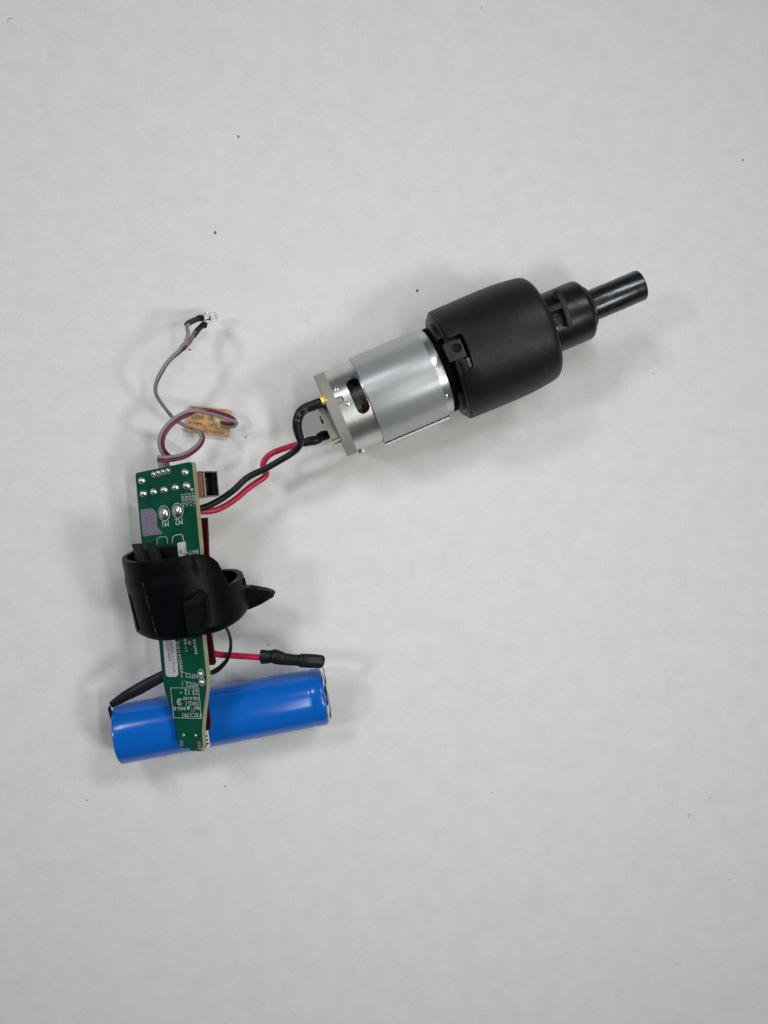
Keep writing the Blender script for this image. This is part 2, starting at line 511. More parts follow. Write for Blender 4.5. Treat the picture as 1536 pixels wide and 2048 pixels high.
# two rounded lobes of the mounting plate show above and below the motor
for c_ in (52, -62):
    lob = [[cyl(t, p, r) for t, r in ((HT0-2.6, 12.0), (HT0-2.6, 15.2-abs(p-c_)*0.045), (HT0-2.2, 15.8-abs(p-c_)*0.045), (HT0-1.05, 15.9-abs(p-c_)*0.04), (HT0-1.05, 12.0))] for p in range(c_-22, c_+23, 4)]
    obj('plate_lobe', MB().loft(lob), M['black'], motor)
prof = [(HT0, 15.9), (HT0, 16.95), (HT0+0.35, 17.25), (HT0+6, 17.35), (HT0+15, 17.42), (HT0+20, 17.35), (HT0+23, 17.1), (HT0+26, 16.75), (HT0+27.8, 16.5), (HT0+28.8, 16.25), (HT0+29.5, 15.85), (HT0+30.1, 15.2), (HT0+30.5, 14.3), (HT0+30.7, 12.6), (HT0+30.7, 8), (HT0+30, 8), (HT0+27, 14.0), (HT0+4, 15.9)]
oh = obj('gearbox_housing', MB().lathe(prof+[prof[0]], MO, ax, up, sd, 128, caps=False), M['housing'], motor, smooth=50)
# window at the housing's rear edge (square recess running out of the edge, with a narrow tail)
def tp(px, py, r=17.3):
    P = on_cyl(px, py, MO, ax, r)
    d = P-MO
    t = d.dot(ax)
    return t, math.degrees(math.atan2(-(d.dot(sd)), d.dot(up)))
def cyl_prism(tps, r0, r1):
    n = len(tps)
    lo = [cyl(t, p, r0) for t, p in tps]; hi = [cyl(t, p, r1) for t, p in tps]
    return MB().add(lo+hi, [tuple(range(n))[::-1], tuple(range(n, 2*n))]+[(i, (i+1) % n, n+(i+1) % n, n+i) for i in range(n)])
def cyl_strip(q, r0, r1, n=12):
    # plate bent round the axis: q = (start a, start b, end b, end a) in (t, degrees)
    rings = []
    for i in range(n+1):
        k = i/n
        a = (q[0][0]+(q[3][0]-q[0][0])*k, q[0][1]+(q[3][1]-q[0][1])*k)
        b = (q[1][0]+(q[2][0]-q[1][0])*k, q[1][1]+(q[2][1]-q[1][1])*k)
        rings.append([cyl(a[0], a[1], r0), cyl(b[0], b[1], r0), cyl(b[0], b[1], r1), cyl(a[0], a[1], r1)])
    return MB().loft(rings)
win = [tp(x, y) for x, y in ((893, 677), (916, 668.5), (922, 667.5), (926, 672), (934, 690), (942.5, 713), (947, 734), (944, 737.5), (937, 738.5), (930, 718), (912, 724), (905, 722))]
# let the window run out through the rear edge
win[0] = (HT0-1, win[0][1]); win[-1] = (HT0-1, win[-1][1])
cut(oh, [cyl_prism(win, 14.5, 19)], smooth=50)
plate = [tp(x, y, 16.85) for x, y in ((885, 688.5), (919, 675.5), (934.5, 711.5), (901, 724.5))]
op = obj('latch_plate', cyl_strip(plate, 14.6, 16.85, 8), M['gblack'], motor, bevel=0.12)
ht, hp = tp(913.5, 696, 16.85)
hc = cyl(ht, hp, 14.0); hn = (cyl(ht, hp, 18)-hc).normalized()
cut(op, [MB().lathe([(0.9, 1.35), (6, 1.35)], hc, hn, ax, hn.cross(ax), 24)])
obj('screw_hole_shade', MB().lathe([(0.92, 1.33), (1.0, 1.33), (1.0, 0.05)], hc, hn, ax, hn.cross(ax), 24), M['pitch'], op)  # dark disc at the bottom paints the shade of the hole
tail = [tp(x, y, 16.3) for x, y in ((932, 716), (938.5, 714), (945, 733), (939, 736))]
obj('switch_tongue', cyl_prism(tail, 14.5, 16.2), mat('dusty_pink_plastic', (0.11, 0.085, 0.085), 0.5), motor)
# nose
NT0, NT1, RN = HT0+30.2, 84.2, 9.3
obj('gearbox_nose', MB().lathe([(NT0, 6), (NT0, RN), (NT1-1.6, RN), (NT1-0.7, RN-0.35), (NT1-0.15, RN-1.0), (NT1, RN-1.9), (NT1, 4)], MO, ax, up, sd, 80), M['black'], motor)
obj('retaining_ring', MB().lathe([(NT1-0.3, 6.9), (NT1+0.9, 6.9), (NT1+1.2, 6.6), (NT1+1.2, 4)], MO, ax, up, sd, 64), M['black'], motor)
def npx(pts, r):
    return [tp(x, y, r) for x, y in pts]
rb1 = npx(((1107, 580), (1117, 576), (1147, 652), (1136.5, 656)), RN+1.9)
obj('bracket_bar', cyl_strip(rb1, RN-0.6, RN+2.0), M['gblack'], motor, bevel=0.25)
rb2 = npx(((1092, 614.5), (1123, 603), (1127.5, 614), (1095.5, 626)), RN+1.8)
obj('bracket_bar', cyl_strip([rb2[0], rb2[3], rb2[2], rb2[1]], RN-0.6, RN+1.75), M['gblack'], motor, bevel=0.2)
rb3 = npx(((1102, 590), (1112, 581), (1117, 590), (1113, 600)), RN+0.9)
obj('bracket_gusset', cyl_prism(rb3, RN-0.6, RN+1.2), M['gblack'], motor, bevel=0.3)
rb4 = npx(((1101, 640), (1110, 636), (1119, 660), (1111, 664)), RN+0.4)
obj('release_pin', cyl_prism(rb4, RN-0.6, RN+0.5), M['oxide'], motor, bevel=0.3)
TE = LEN
osp = obj('spindle', MB().lathe([(NT1+0.8, 4.75), (TE-0.4, 4.75), (TE-0.1, 4.65), (TE, 4.4), (TE-0.3, 3.3), (TE-8, 3.2)], MO, ax, up, sd, 64), M['oxide'], motor)

# ------------------------------------------------------------------ motor leads
def lead(name, label, pts, rad, m, seg=14, cat='wire'):
    P = [at(x, y, z) for x, y, z in pts]
    o = obj(name, MB().tube(P, rad, seg, 7), m, smooth=60)
    tag(o, label, cat)
    return o
bl = lead('motor_wire', 'thick black wire from the brass motor terminal to the green board', [
    (598, 874, 22), (601, 886, 20), (594, 898, 18.4), (580, 909, 17.4), (560, 921, 16.8), (532, 937, 16.2), (507, 948.5, 16), (490, 959, 16), (470, 978, 16), (446, 996, 16), (420, 1010, 16.5), (398, 1018, 17)], 0.98, M['wire_black'])
rl = lead('motor_wire', 'thick red wire kinked beside the black motor lead', [
    (612, 885, 13), (597, 888, 12.8), (578, 894, 12.6), (557, 901, 12.6), (542, 908, 12.4), (531, 918, 12.0), (526, 930, 11.8), (528, 940, 11.9), (532.5, 947, 12.2), (528, 955, 12.6), (513, 965, 13), (495, 978, 13.3), (475, 995, 13.6), (455, 1009, 14), (435, 1019, 14.4), (418, 1022.5, 15), (398, 1023, 16)], 0.92, M['wire_red'])
def sleeve(pts, rads, parent, name='heat_shrink', m=None, side=None, flat=1.0):
    P = [at(x, y, z) for x, y, z in pts]
    return obj(name, MB().tube(P, rads, 16, 7, side, flat), m or M['shrink'], parent, smooth=60)
sleeve([(642.5, 805, 25.6), (638, 806.8, 25.6), (625, 811.5, 25.2), (612, 816.5, 24.8), (602, 824, 24.4), (596, 836, 23.8), (594, 850, 23.2), (596, 863, 22.6), (600, 876, 21.9), (602, 879, 21.6)],
       [1.55, 1.52, 1.5, 1.48, 1.45, 1.42, 1.35, 1.3, 1.22, 1.05], bl)
sleeve([(668, 869, 12.5), (660, 871.5, 12.7), (657, 870.5, 12.9), (648, 871, 13), (641, 874, 13), (636, 879, 13), (628, 881, 13), (620, 882, 13), (612, 884.5, 13), (604, 887, 12.9)],
       [0.6, 0.7, 1.35, 1.55, 1.5, 1.3, 1.5, 1.45, 1.3, 1.05], rl)
# white print along the heat shrink
GP = mat('grey_print', (0.16, 0.17, 0.17), 0.5)
for body, c, xv, yv in (('S', (598, 829), (-3, 8), (-8, -2.4)), ('1', (595, 841), (-1, 3), (-9, -1.4)), ('E', (612, 821.5), (-8, 3.2), (-3.6, -9))):
    vs, fs = text_flat(body)
    prt = MB()
    def sf(x, y):
        best = at(x, y, 25.6)
        axis0 = at(596, 836, 23.8) if body in 'S1' else at(612, 816.5, 24.8)
        d = (at(596, 850, 23.2)-at(602, 824, 24.4)).normalized() if body in 'S1' else (at(625, 811.5, 25.2)-at(602, 822, 24.5)).normalized()
        return on_cyl(x, y, axis0, d, 1.53)
    prt.add([sf(c[0]+x*xv[0]+y*yv[0], c[1]+x*xv[1]+y*yv[1]) for x, y in vs], fs)
    obj('printing', prt, GP, bl, recalc=False)

# ------------------------------------------------------------------ green circuit board
_e1 = Vector((0.0911, -0.9958, 0.0))
_e2 = Vector((0.862, 0.079, 0.497)).normalized()
_e2 = (_e2-_e1*_e2.dot(_e1)).normalized()
E1 = (RC @ _e1).normalized(); E2 = (RC @ _e2).normalized(); EN = E2.cross(-E1).normalized()
BP = at(351, 1200, 21.5)
BTH = 1.6
def bp_(px, py, h=0.0):
    return on_plane(px, py, BP+EN*h, EN)
board = thing('circuit_board', 'narrow green circuit board tilted on edge, its tip over the blue battery', 'circuit board', (BP.x, BP.y, 0))
OUT = [(270.8, 950), (271.6, 947), (274, 945.6), (376, 924.2), (381, 924.4), (384, 928.5), (399.5, 1096), (404.6, 1273), (413.4, 1358), (412.4, 1380), (406.8, 1422), (403.6, 1461), (405.2, 1490), (404, 1495), (401, 1497.5), (366.5, 1496), (360, 1493), (357.6, 1488), (354.7, 1465), (345.4, 1430.5), (330, 1381), (325, 1359), (318, 1285), (283.4, 1088)]
fib = MB().prism([bp_(x, y, -0.06) for x, y in OUT], EN*(-BTH))
obj('board', fib, M['fibre'], board, smooth=0)
obj('solder_mask', MB().prism([bp_(x, y, 0) for x, y in OUT], EN*(-0.058)), M['mask'], board, smooth=0)
# traces: faint raised paths in the mask
for pts in (((300, 1000), (303, 1035), (296, 1040)), ((340, 985), (345, 1005)), ((318, 993), (322, 1010), (340, 1012)), ((365, 1300), (378, 1320), (371, 1350)), ((360, 1290), (372, 1330)), ((380, 1440), (384, 1462), (372, 1480)), ((385, 1300), (400, 1325))):
    for i in range(len(pts)-1):
        a, b_ = Vector(pts[i]), Vector(pts[i+1]); d = (b_-a).normalized(); nq = Vector((-d.y, d.x))*1.0
        trm = MB().prism([bp_(*(a+nq), 0.004), bp_(*(a-nq), 0.004), bp_(*(b_-nq), 0.004), bp_(*(b_+nq), 0.004)], EN*0.010)
        obj('trace', trm, M['mask'], board, smooth=0)

# solder joints
BROT = Matrix((E2, -E1, EN)).transposed().to_4x4()
def dome_mesh(name, r, h, ry=None, tip=0.0):
    m = MB(); seg = 20; ry = ry or r
    prof_ = [(0, 1.0), (0.18, 0.985), (0.42, 0.9), (0.66, 0.72), (0.85, 0.46), (0.96, 0.22), (1.0+tip, 0.05)]
    rings_ = []
    for z_, k in prof_:
        rings_.append([Vector((r*k*math.cos(q*2*math.pi/seg), ry*k*math.sin(q*2*math.pi/seg), h*z_)) for q in range(seg)])
    m.loft(rings_)
    me = bpy.data.meshes.new(name)
    me.from_pydata([tuple(p*S) for p in m.v], [], m.f); me.update(); fix_normals(me)
    me.shade_smooth(); me.set_sharp_from_angle(angle=math.radians(70))
    me.materials.append(M['solder'])
    return me
def put(name, me, px, py, h=0.0, spin=0.0, sc=1.0, parent=board):
    o = bpy.data.objects.new(name, me); COL.objects.link(o)
    P = bp_(px, py, h)
    o.parent = parent
    o.matrix_local = Matrix.Translation(P*S-parent.location) @ BROT @ Matrix.Rotation(spin, 4, 'Z') @ Matrix.Scale(sc, 4)
    return o
dj = dome_mesh('solder_joint', 1.22, 1.25, 1.1, 0.15)
for k, (x, y, s_) in enumerate(((284, 960.5, 1), (370.5, 943.5, 1), (287, 986.5, 1), (307.5, 982.5, 1), (328.5, 979, 1.05), (351, 974, 1.02), (373.5, 970.5, 1.12))):
    put('solder_joint', dj, x+1, y+1, 0.0, random.uniform(-0.4, 0.4), s_)
dm = dome_mesh('motor_solder_joint', 1.55, 0.95, 1.75)
for x, y in ((328.2, 1026.5), (355.3, 1021)):
    put('solder_joint', dm, x, y, 0.0, 0.1)
dn = dome_mesh('pad_solder', 0.78, 0.9, 0.85, 0.3)
for x, y in ((401.4, 1346.8), (404, 1363.6)):
    put('solder_joint', dn, x, y, 0.0, random.uniform(0, 1))
dp_ = dome_mesh('ribbon_solder', 0.62, 0.75, 0.7, 0.2)
for x, y in ((307.5, 947.5), (317, 945), (326.5, 942.5), (336, 940.3)):
    put('solder_joint', dp_, x, y, 0.0, random.uniform(0, 1))
du = dome_mesh('tinned_pad', 0.5, 0.25, 0.5)
for x, y in ((366.6, 1470.5), (391, 1471)):
    put('solder_joint', du, x, y)
for x, y in ((362.8, 1486.5), (398.5, 1489.5)):
    pl = [(x-2.8, y-7), (x+2.2, y-7), (x+3.2, y-4), (x+3.6, y+4.5), (x+1.5, y+6.5), (x-1.6, y+6), (x-2.6, y+2)]
    obj('tinned_pad', MB().prism([bp_(a, b_, 0.003) for a, b_ in pl], EN*0.12), mat('dull_tin', (0.27, 0.25, 0.24), 0.5, metal=0.5, var=0.2, vscale=1500), board, smooth=0)
# scraped copper patch
pt = [(281, 1021), (284, 1018.5), (304, 1016.5), (312, 1024), (314, 1030), (314.5, 1052), (318, 1058), (325.5, 1066), (323, 1068.5), (300, 1071), (290, 1073), (286.5, 1071.5), (284.5, 1060)]
obj('residue_patch', MB().prism([bp_(x, y, 0.003) for x, y in pt], EN*0.09), M['resid'], board, smooth=0)

# silkscreen
silk = MB()
sf0 = lambda x, y: bp_(x, y, 0.02)
def ring_px(cx, cy, rx, ry, w, a0=0, a1=360, n=36, rot=0.0):
    for k in range(n):
        q0 = math.radians(a0+(a1-a0)*k/n); q1 = math.radians(a0+(a1-a0)*(k+1)/n)
        def P(q, d):
            x, y = (rx+d)*math.cos(q), (ry+d)*math.sin(q)
            return sf0(cx+x*math.cos(rot)-y*math.sin(rot), cy+x*math.sin(rot)+y*math.cos(rot))
        silk.add([P(q0, -w/2), P(q0, w/2), P(q1, w/2), P(q1, -w/2)], [(0, 1, 2, 3)])
def line_px(pts, w=1.0):
    for i in range(len(pts)-1):
        a, b_ = Vector(pts[i]), Vector(pts[i+1]); d = (b_-a).normalized(); nq = Vector((-d.y, d.x))*w/2
        silk.add([sf0(*(a+nq)), sf0(*(a-nq)), sf0(*(b_-nq)), sf0(*(b_+nq))], [(0, 1, 2, 3)])
ring_px(328.2, 1026.5, 10.8, 15, 1.1, rot=-0.12)
ring_px(355.3, 1021.3, 10.8, 15, 1.1, rot=-0.12)
ring_px(401.4, 1346.8, 5.8, 8, 0.9, rot=-0.1)
ring_px(404, 1363.6, 5.9, 8, 0.9, rot=-0.1)
for x, y in ((307.5, 947.5), (317, 945), (326.5, 942.5), (336, 940.3)):
    ring_px(x, y+0.6, 4.6, 6.6, 0.7, -40, 220, rot=-0.1)
ring_px(388, 1122, 8, 9.5, 1.2, 200, 340)
line_px([(314, 1089), (314, 1078), (318, 1074.5), (331, 1072.8), (334, 1076), (335.5, 1088)], 0.9)
line_px([(344.5, 1086), (345.5, 1074), (350, 1070.5), (362, 1068.5), (365.3, 1071), (367, 1082)], 1.3)
line_px([(368.5, 1082), (370.2, 1083), (372.5, 1104), (372.5, 1113)], 0.7)
silk.add([sf0(379.5, 977.8), sf0(387, 977), sf0(384.2, 982.8)], [(0, 1, 2)])
R180 = lambda w, s=0.0: (-w, w*s)
add_text(silk, 'M1', sf0, (331, 1047.5), (-12.5, 1.6), (1.2, 11.5))
add_text(silk, 'M2', sf0, (357.5, 1043.5), (-14.5, 2.4), (1.2, 12.5))
add_text(silk, 'BAT+', sf0, (384.3, 1104.5), (-23.5, 2.6), (0.6, 8.0))
for k, body in enumerate(('LED2+', 'LED2-', 'LED1+', 'LED1-')):
    add_text(silk, body, sf0, (366.2+7.2*k, 1001.5-0.9*k), (2.6, 26), (5.2, -0.5))
add_text(silk, 'NTC2_2', sf0, (378.3, 1350.5), (-34, -3.2), (0.4, 10.5))
add_text(silk, 'NTC2_1', sf0, (380, 1368), (-31, -2.2), (0.4, 10.5))
line_px([(341, 1375.8), (397, 1376), (403, 1437), (347.5, 1435.5), (341, 1375.8)], 0.9)
add_text(silk, '23 12', sf0, (382.5, 1384.5), (-27, -0.6), (0.3, 10.5))
add_text(silk, 'KB-6160', sf0, (381.5, 1397), (-30, 0), (0.3, 6.6))
add_text(silk, 'SWZ-1', sf0, (384.5, 1406.7), (-25, 0), (0.3, 8.0))
add_text(silk, '94V-0', sf0, (359.3, 1416.8), (-24.5, 0), (0.3, 8.0))
add_text(silk, 'RU', sf0, (393.8, 1415.8), (-9.5, -1), (0.8, 7.0), 0.02)
add_text(silk, 'F3C1791', sf0, (383.5, 1430), (-37, -0.6), (0.3, 8.5))
silk.add([sf0(373, 1413), sf0(380.3, 1413), sf0(376.8, 1421)], [(0, 1, 2)])
ring_px(359.2, 1403.5, 4.6, 6, 1.5, 30, 330)
add_text(silk, '5', sf0, (358.6, 1403.5), (-4, 0), (-0.0, 6.0), 0.03)
ring_px(385.5, 1420, 3.0, 3.6, 0.5)
ring_px(361.8, 1385.3, 0.7, 0.9, 1.5)
# lettering that reads downwards
add_text(silk, '3V6PM', sf0, (390, 1293), (3.4, 29), (6.0, -0.5))
add_text(silk, '1.0', sf0, (378.5, 1281.5), (1.8, 16), (5.5, -0.4))
add_text(silk, '04-11', sf0, (371.2, 1290), (3.2, 25), (5.4, -0.4))
add_text(silk, '210.0.0132001', sf0, (359.2, 1313), (8.2, 60), (6.2, -0.7))
obj('printing', silk, M['silk'], board, smooth=0, recalc=False)
# paper label with two lines of print
lb = [(325.5, 1278), (348.5, 1274), (351.5, 1284), (356.5, 1345), (356, 1350.5), (352, 1353.5), (336.5, 1353.8), (333, 1351), (331.6, 1346)]
ol = obj('label_sticker', MB().prism([bp_(x, y, 0.003) for x, y in lb], EN*0.07), M['sticker'], board, smooth=0)
ink = MB()
sf1 = lambda x, y: bp_(x, y, 0.085)
add_text(ink, '3V6PM-117UA', sf1, (344.7, 1309), (8.2, 74), (5.2, -0.7))
obj('printing', ink, M['ink'], ol, smooth=0, recalc=False)
ink = MB()
add_text(ink, '20230409', sf1, (336.8, 1299), (5.6, 47), (5.2, -0.6))
obj('printing', ink, M['ink'], ol, smooth=0, recalc=False)
# connector shell on the underside, opening to the right
def under(px, py, h):        # point on a plane parallel to the board, h below its underside
    return bp_(px, py, -BTH-h)
c0 = bp_(384+7, 968, -BTH)
UX = E1; UN = -EN; UR = E2
cu_c = bp_(392, 969, 0)       # near the right edge
edge_t = cu_c
usbh, usbw = 5.6, 7.3
uc = edge_t - EN*(BTH+0.48+usbh/2) - E2*2.6
shell = MB()
wt = 0.35
for sgn in (-1, 1):
    shell.box(uc+UX*(usbw/2-wt/2)*sgn, E2*4, UX*(wt/2), EN*(usbh/2))
    shell.box(uc+EN*(usbh/2-wt/2)*sgn, E2*3.98, UX*(usbw/2-wt), EN*(wt/2))
ousb = obj('socket_shell', shell, M['tin'], board, smooth=0, bevel=0.08)
obj('socket_core', MB().box(uc-E2*1.0, E2*2.9, UX*(usbw/2-wt-0.02), EN*(usbh/2-wt-0.02)), M['pitch'], ousb, smooth=0)
obj('contact_tongue', MB().box(uc-E2*0.3+EN*1.2, E2*3.4, UX*1.9, EN*0.55), M['black'], ousb, smooth=0)
obj('insulating_tape', MB().box(edge_t-EN*(BTH+0.25)-E2*3.5, E2*4.0, UX*(usbw/2+0.1), EN*0.2), M['kapton'], board, smooth=0, bevel=0.08)
# dark red insulating strips hanging under the right edge
q1 = [(392, 1037), (414, 1035), (416.5, 1100), (421, 1262), (430.5, 1325), (427, 1330.5), (408, 1331), (398, 1240)]
obj('insulating_strip', MB().prism([under(x, y, 2.3) for x, y in q1], EN*(-0.6)), M['maroon'], board, smooth=0, bevel=0.15)
q2 = [(400, 1385), (413.5, 1387), (420, 1440), (420.5, 1459), (410, 1466), (398, 1462)]
obj('insulating_strip', MB().prism([under(x, y, 1.2) for x, y in q2], EN*(-0.5)), M['maroon'], board, smooth=0, bevel=0.15)
q3 = [(392, 1463), (411, 1462), (415.5, 1493), (413, 1499), (396, 1499)]
o3 = obj('tip_connector', MB().prism([under(x, y, 0.15) for x, y in q3], EN*(-1.1)), M['ivory'], board, smooth=0, bevel=0.1)
for k in range(3):
    P = bp_(411.2+k*1.0, 1472+k*7.5, -BTH-0.35)
    obj('contact_pin', MB().box(P, E2*0.55, E1*0.22, EN*0.3), M['pitch'], o3, smooth=0)
q4 = [(379, 1492), (403, 1492), (403.5, 1503), (379.5, 1502)]
obj('connector_shell', MB().prism([under(x, y, 0.25) for x, y in q4], EN*(-1.3)), M['tin'], board, smooth=0, bevel=0.08)
# ribbon header on the underside of the upper end
q5 = [(313, 914), (328, 909), (343, 913), (344, 940), (315, 946)]
obj('ribbon_header', MB().prism([under(x, y, 0.1) for x, y in ((313.5, 915), (326, 912.5), (330, 935), (316, 940))], EN*(-2.2)), mat('beige_header', (0.36, 0.34, 0.26), 0.5), board, smooth=0, bevel=0.2)
# black switch with a white actuator soldered on the face, half under the clip
sw = [(285, 1099), (355, 1090), (359, 1140), (292, 1150)]
obj('switch_body', MB().prism([bp_(x, y, 1.3) for x, y in sw], EN*(-1.28)), M['black'], board, smooth=0, bevel=0.15)
wsw = [(353.5, 1086), (364.5, 1083.8), (367, 1107), (365.5, 1112.5), (358, 1114), (356, 1111)]
ow = obj('switch_button', MB().prism([bp_(x, y, 1.5) for x, y in wsw], EN*(-1.48)), M['white'], board, smooth=0, bevel=0.25, bseg=3)
put('button_dimple_shade', dome_mesh('button_dimple_shade', 0.85, 0.08, 0.75), 361.6, 1103.5, 1.5)
bpy.data.meshes['button_dimple_shade'].materials[0] = M['dimple_shade']

# ------------------------------------------------------------------ black clip ring around the board
RR = 16.5
RZ = 17.9
cdir = Vector((math.sin(math.radians(10)), -math.cos(math.radians(10)), -math.tan(math.radians(8)))).normalized()    # down the picture, nose down
KO = at(380, 1199, RZ)
kr = cdir.cross(Z).normalized(); kr = -kr if kr.x < 0 else kr      # image right
ku = kr.cross(cdir).normalized(); ku = -ku if ku.z < 0 else ku
def kc(s, deg, r):
    q = math.radians(deg)
    return KO+cdir*s+(ku*math.cos(q)+kr*math.sin(q))*r
def s_for(py, deg, r=RR):
    lo_, hi_ = -40.0, 40.0
    for _ in range(40):
        m_ = (lo_+hi_)/2
        if proj(kc(m_, deg, r))[1] < py: lo_ = m_
        else: hi_ = m_
    return (lo_+hi_)/2
clip = thing('clip_ring', 'broad black plastic ring clipped around the middle of the circuit board', 'plastic ring', (KO.x, KO.y, 0))
def interp(keys, x):
    for i in range(len(keys)-1):
        if keys[i][0] <= x <= keys[i+1][0]:
            k = (x-keys[i][0])/(keys[i+1][0]-keys[i][0]+1e-9)
            return keys[i][1]+(keys[i+1][1]-keys[i][1])*k
    return keys[-1][1]
su = s_for(1118.5, 0)
sR = s_for(1151, 85)
uk = [(-180, su+0.5), (-130, su+0.2), (-90, su+0.1), (-40, su), (0, su), (18, su+0.15), (30, su+0.9), (34, su+1.3), (38, su+2.5), (44, su+4.4), (49, s_for(1164, 49)), (54, sR+0.3), (60, sR), (120, sR), (150, sR+0.5), (175, su+2), (180, su+0.5)]
lk = [(-180, s_for(1262, -90)), (-90, s_for(1266, -90)), (-60, s_for(1275, -60)), (-30, s_for(1284.5, -30)), (0, s_for(1277.5, 0)), (30, s_for(1264.5, 30)), (60, s_for(1240, 60)), (90, s_for(1216, 90)), (130, s_for(1216, 90)+1), (180, s_for(1262, -90))]
NP, NS = 144, 18
outer, inner = [], []
for i in range(NP):
    d = -180+360*i/NP
    a_, b_ = interp(uk, d), interp(lk, d)
    co, ci = [], []
    sstep = s_for(1154, -90)
    for j in range(NS+1):
        k = j/NS
        s_ = a_+(b_-a_)*k
        r_ = RR
        if s_ < sstep and d < 20: r_ -= 0.35
        e = b_-s_
        if e < 1.6: r_ -= 1.1*(1-e/1.6)**2
        e = s_-a_
        if e < 0.4: r_ -= 0.2
        co.append(kc(s_, d, r_)); ci.append(kc(s_, d, RR-1.8))
    outer.append(co); inner.append(ci)
mk = MB()
vs, fs = [], []
n1_ = NS+1
for i in range(NP): vs += outer[i]
for i in range(NP): vs += inner[i]
off = NP*n1_
for i in range(NP):
    j = (i+1) % NP
    for k in range(NS):
        fs.append((i*n1_+k, j*n1_+k, j*n1_+k+1, i*n1_+k+1))
        fs.append((off+i*n1_+k, off+i*n1_+k+1, off+j*n1_+k+1, off+j*n1_+k))
    fs.append((i*n1_, off+i*n1_, off+j*n1_, j*n1_))
    fs.append((i*n1_+NS, j*n1_+NS, off+j*n1_+NS, off+i*n1_+NS))
mk.add(vs, fs)
ob = obj('ring_band', mk, M['clip'], clip, smooth=40)
def k_prism(pts, r0, r1):
    n = len(pts)
    lo_ = [kc(s_, d, r0) for s_, d in pts]; hi_ = [kc(s_, d, r1) for s_, d in pts]
    return MB().add(lo_+hi_, [tuple(range(n))[::-1], tuple(range(n, 2*n))]+[(i, (i+1) % n, n+(i+1) % n, n+i) for i in range(n)])
cut(ob, [k_prism([(s_for(1188, -66), -68), (s_for(1188, -62), -61.5), (s_for(1258, -58), -56.5), (s_for(1264, -64), -64.5)], 15.6, 20)], smooth=40)
# worn moulding line down the left side
sc_pts = []
for k in range(60):
    q = k/59
    x = 285+q*30; y = 1164+q*112
    P = on_cyl(x, y, KO, cdir, RR-0.03)
    sc_pts.append(P+Vector((random.uniform(-.16, .16), 0, 0)))
obj('moulding_line', MB().tube(sc_pts, [random.choice((0.02, 0.05, 0.1, 0.17)) for _ in sc_pts], 6, 2), mat('scuffed_plastic', (0.03, 0.032, 0.036), 0.6, bump=0.15, bscale=2500), clip, smooth=0)
# raised arrow boss
def kp(px, py, r):
    return on_cyl(px, py, KO, cdir, r)
fl = [(365, 1208), (386, 1190), (400, 1173), (420, 1190), (427, 1241), (407, 1267), (374, 1270)]
bot = [kp(x, y, RR-0.6) for x, y in fl]
tops = [kp(x, y, RR+h) for (x, y), h in zip([(366, 1208), (386, 1194), (400, 1179), (412, 1193), (416, 1238), (403, 1262), (374.5, 1266)], (1.9, 1.5, 0.4, 1.0, 1.0, 1.6, 1.9))]
rid0, rid1 = kp(398, 1208, RR+2.0), kp(404, 1262, RR+1.9)
pn_ = (tops[0]-tops[6]).cross(rid0-tops[6]).normalized()
tops[5] = on_plane(404.5, 1262.5, tops[6], pn_)
bm_ = MB()
n = 7
bm_.add(bot+tops+[rid0], [tuple(range(7))[::-1]]+[(i, (i+1) % 7, 7+(i+1) % 7, 7+i) for i in range(7)]+[(7, 14, 12, 13), (7, 8, 14), (8, 9, 14), (9, 10, 14), (10, 11, 14), (11, 12, 14)])
obj('arrow_boss', bm_, M['clip'], clip, smooth=0)
# inner prongs
for q in ([(262.5, 1088), (277, 1087.5), (293, 1130), (274, 1131)], [(290, 1083.5), (304.5, 1082.5), (322, 1128), (303, 1130)]):
    top = [at(x, y, z) for (x, y), z in zip(q, (25.5, 27.5, 27.5, 25.5))]
    obj('prong', MB().prism(top, Vector((0.6, 0, -2.2))), M['gblack'], clip, smooth=0, bevel=0.25)
# pointed fin on the right side
fz = 17.0
fo = [(484, 1170), (537, 1178), (548, 1182), (550.5, 1186), (547, 1194), (524, 1208), (497, 1220), (480, 1216)]
fi = [(484, 1174), (534, 1181), (540, 1183.5), (541, 1185.5), (538, 1187.5), (519, 1197.5), (495, 1208), (481, 1206)]
r0_ = [at(x, y, fz) for x, y in fi]; r1_ = [at(x, y, fz-2.4) for x, y in fo]; r2_ = [p-Z*3.0 for p in r1_]
obj('pointed_fin', MB().loft([r0_, r1_, r2_]), M['clip'], clip, smooth=0, bevel=0.15)
obj('fin_rib', MB().prism([at(x, y, fz+0.5) for x, y in ((500, 1170.5), (534, 1176.5), (535.5, 1179), (500, 1174))], Z*(-2.2)), M['clip'], clip, smooth=0, bevel=0.1)
obj('side_nub', MB().box(kc(s_for(1160, 88), 82, RR+0.05), cdir*1.1, Z*0.6, kr*0.5), M['clip'], clip, smooth=0, bevel=0.15)

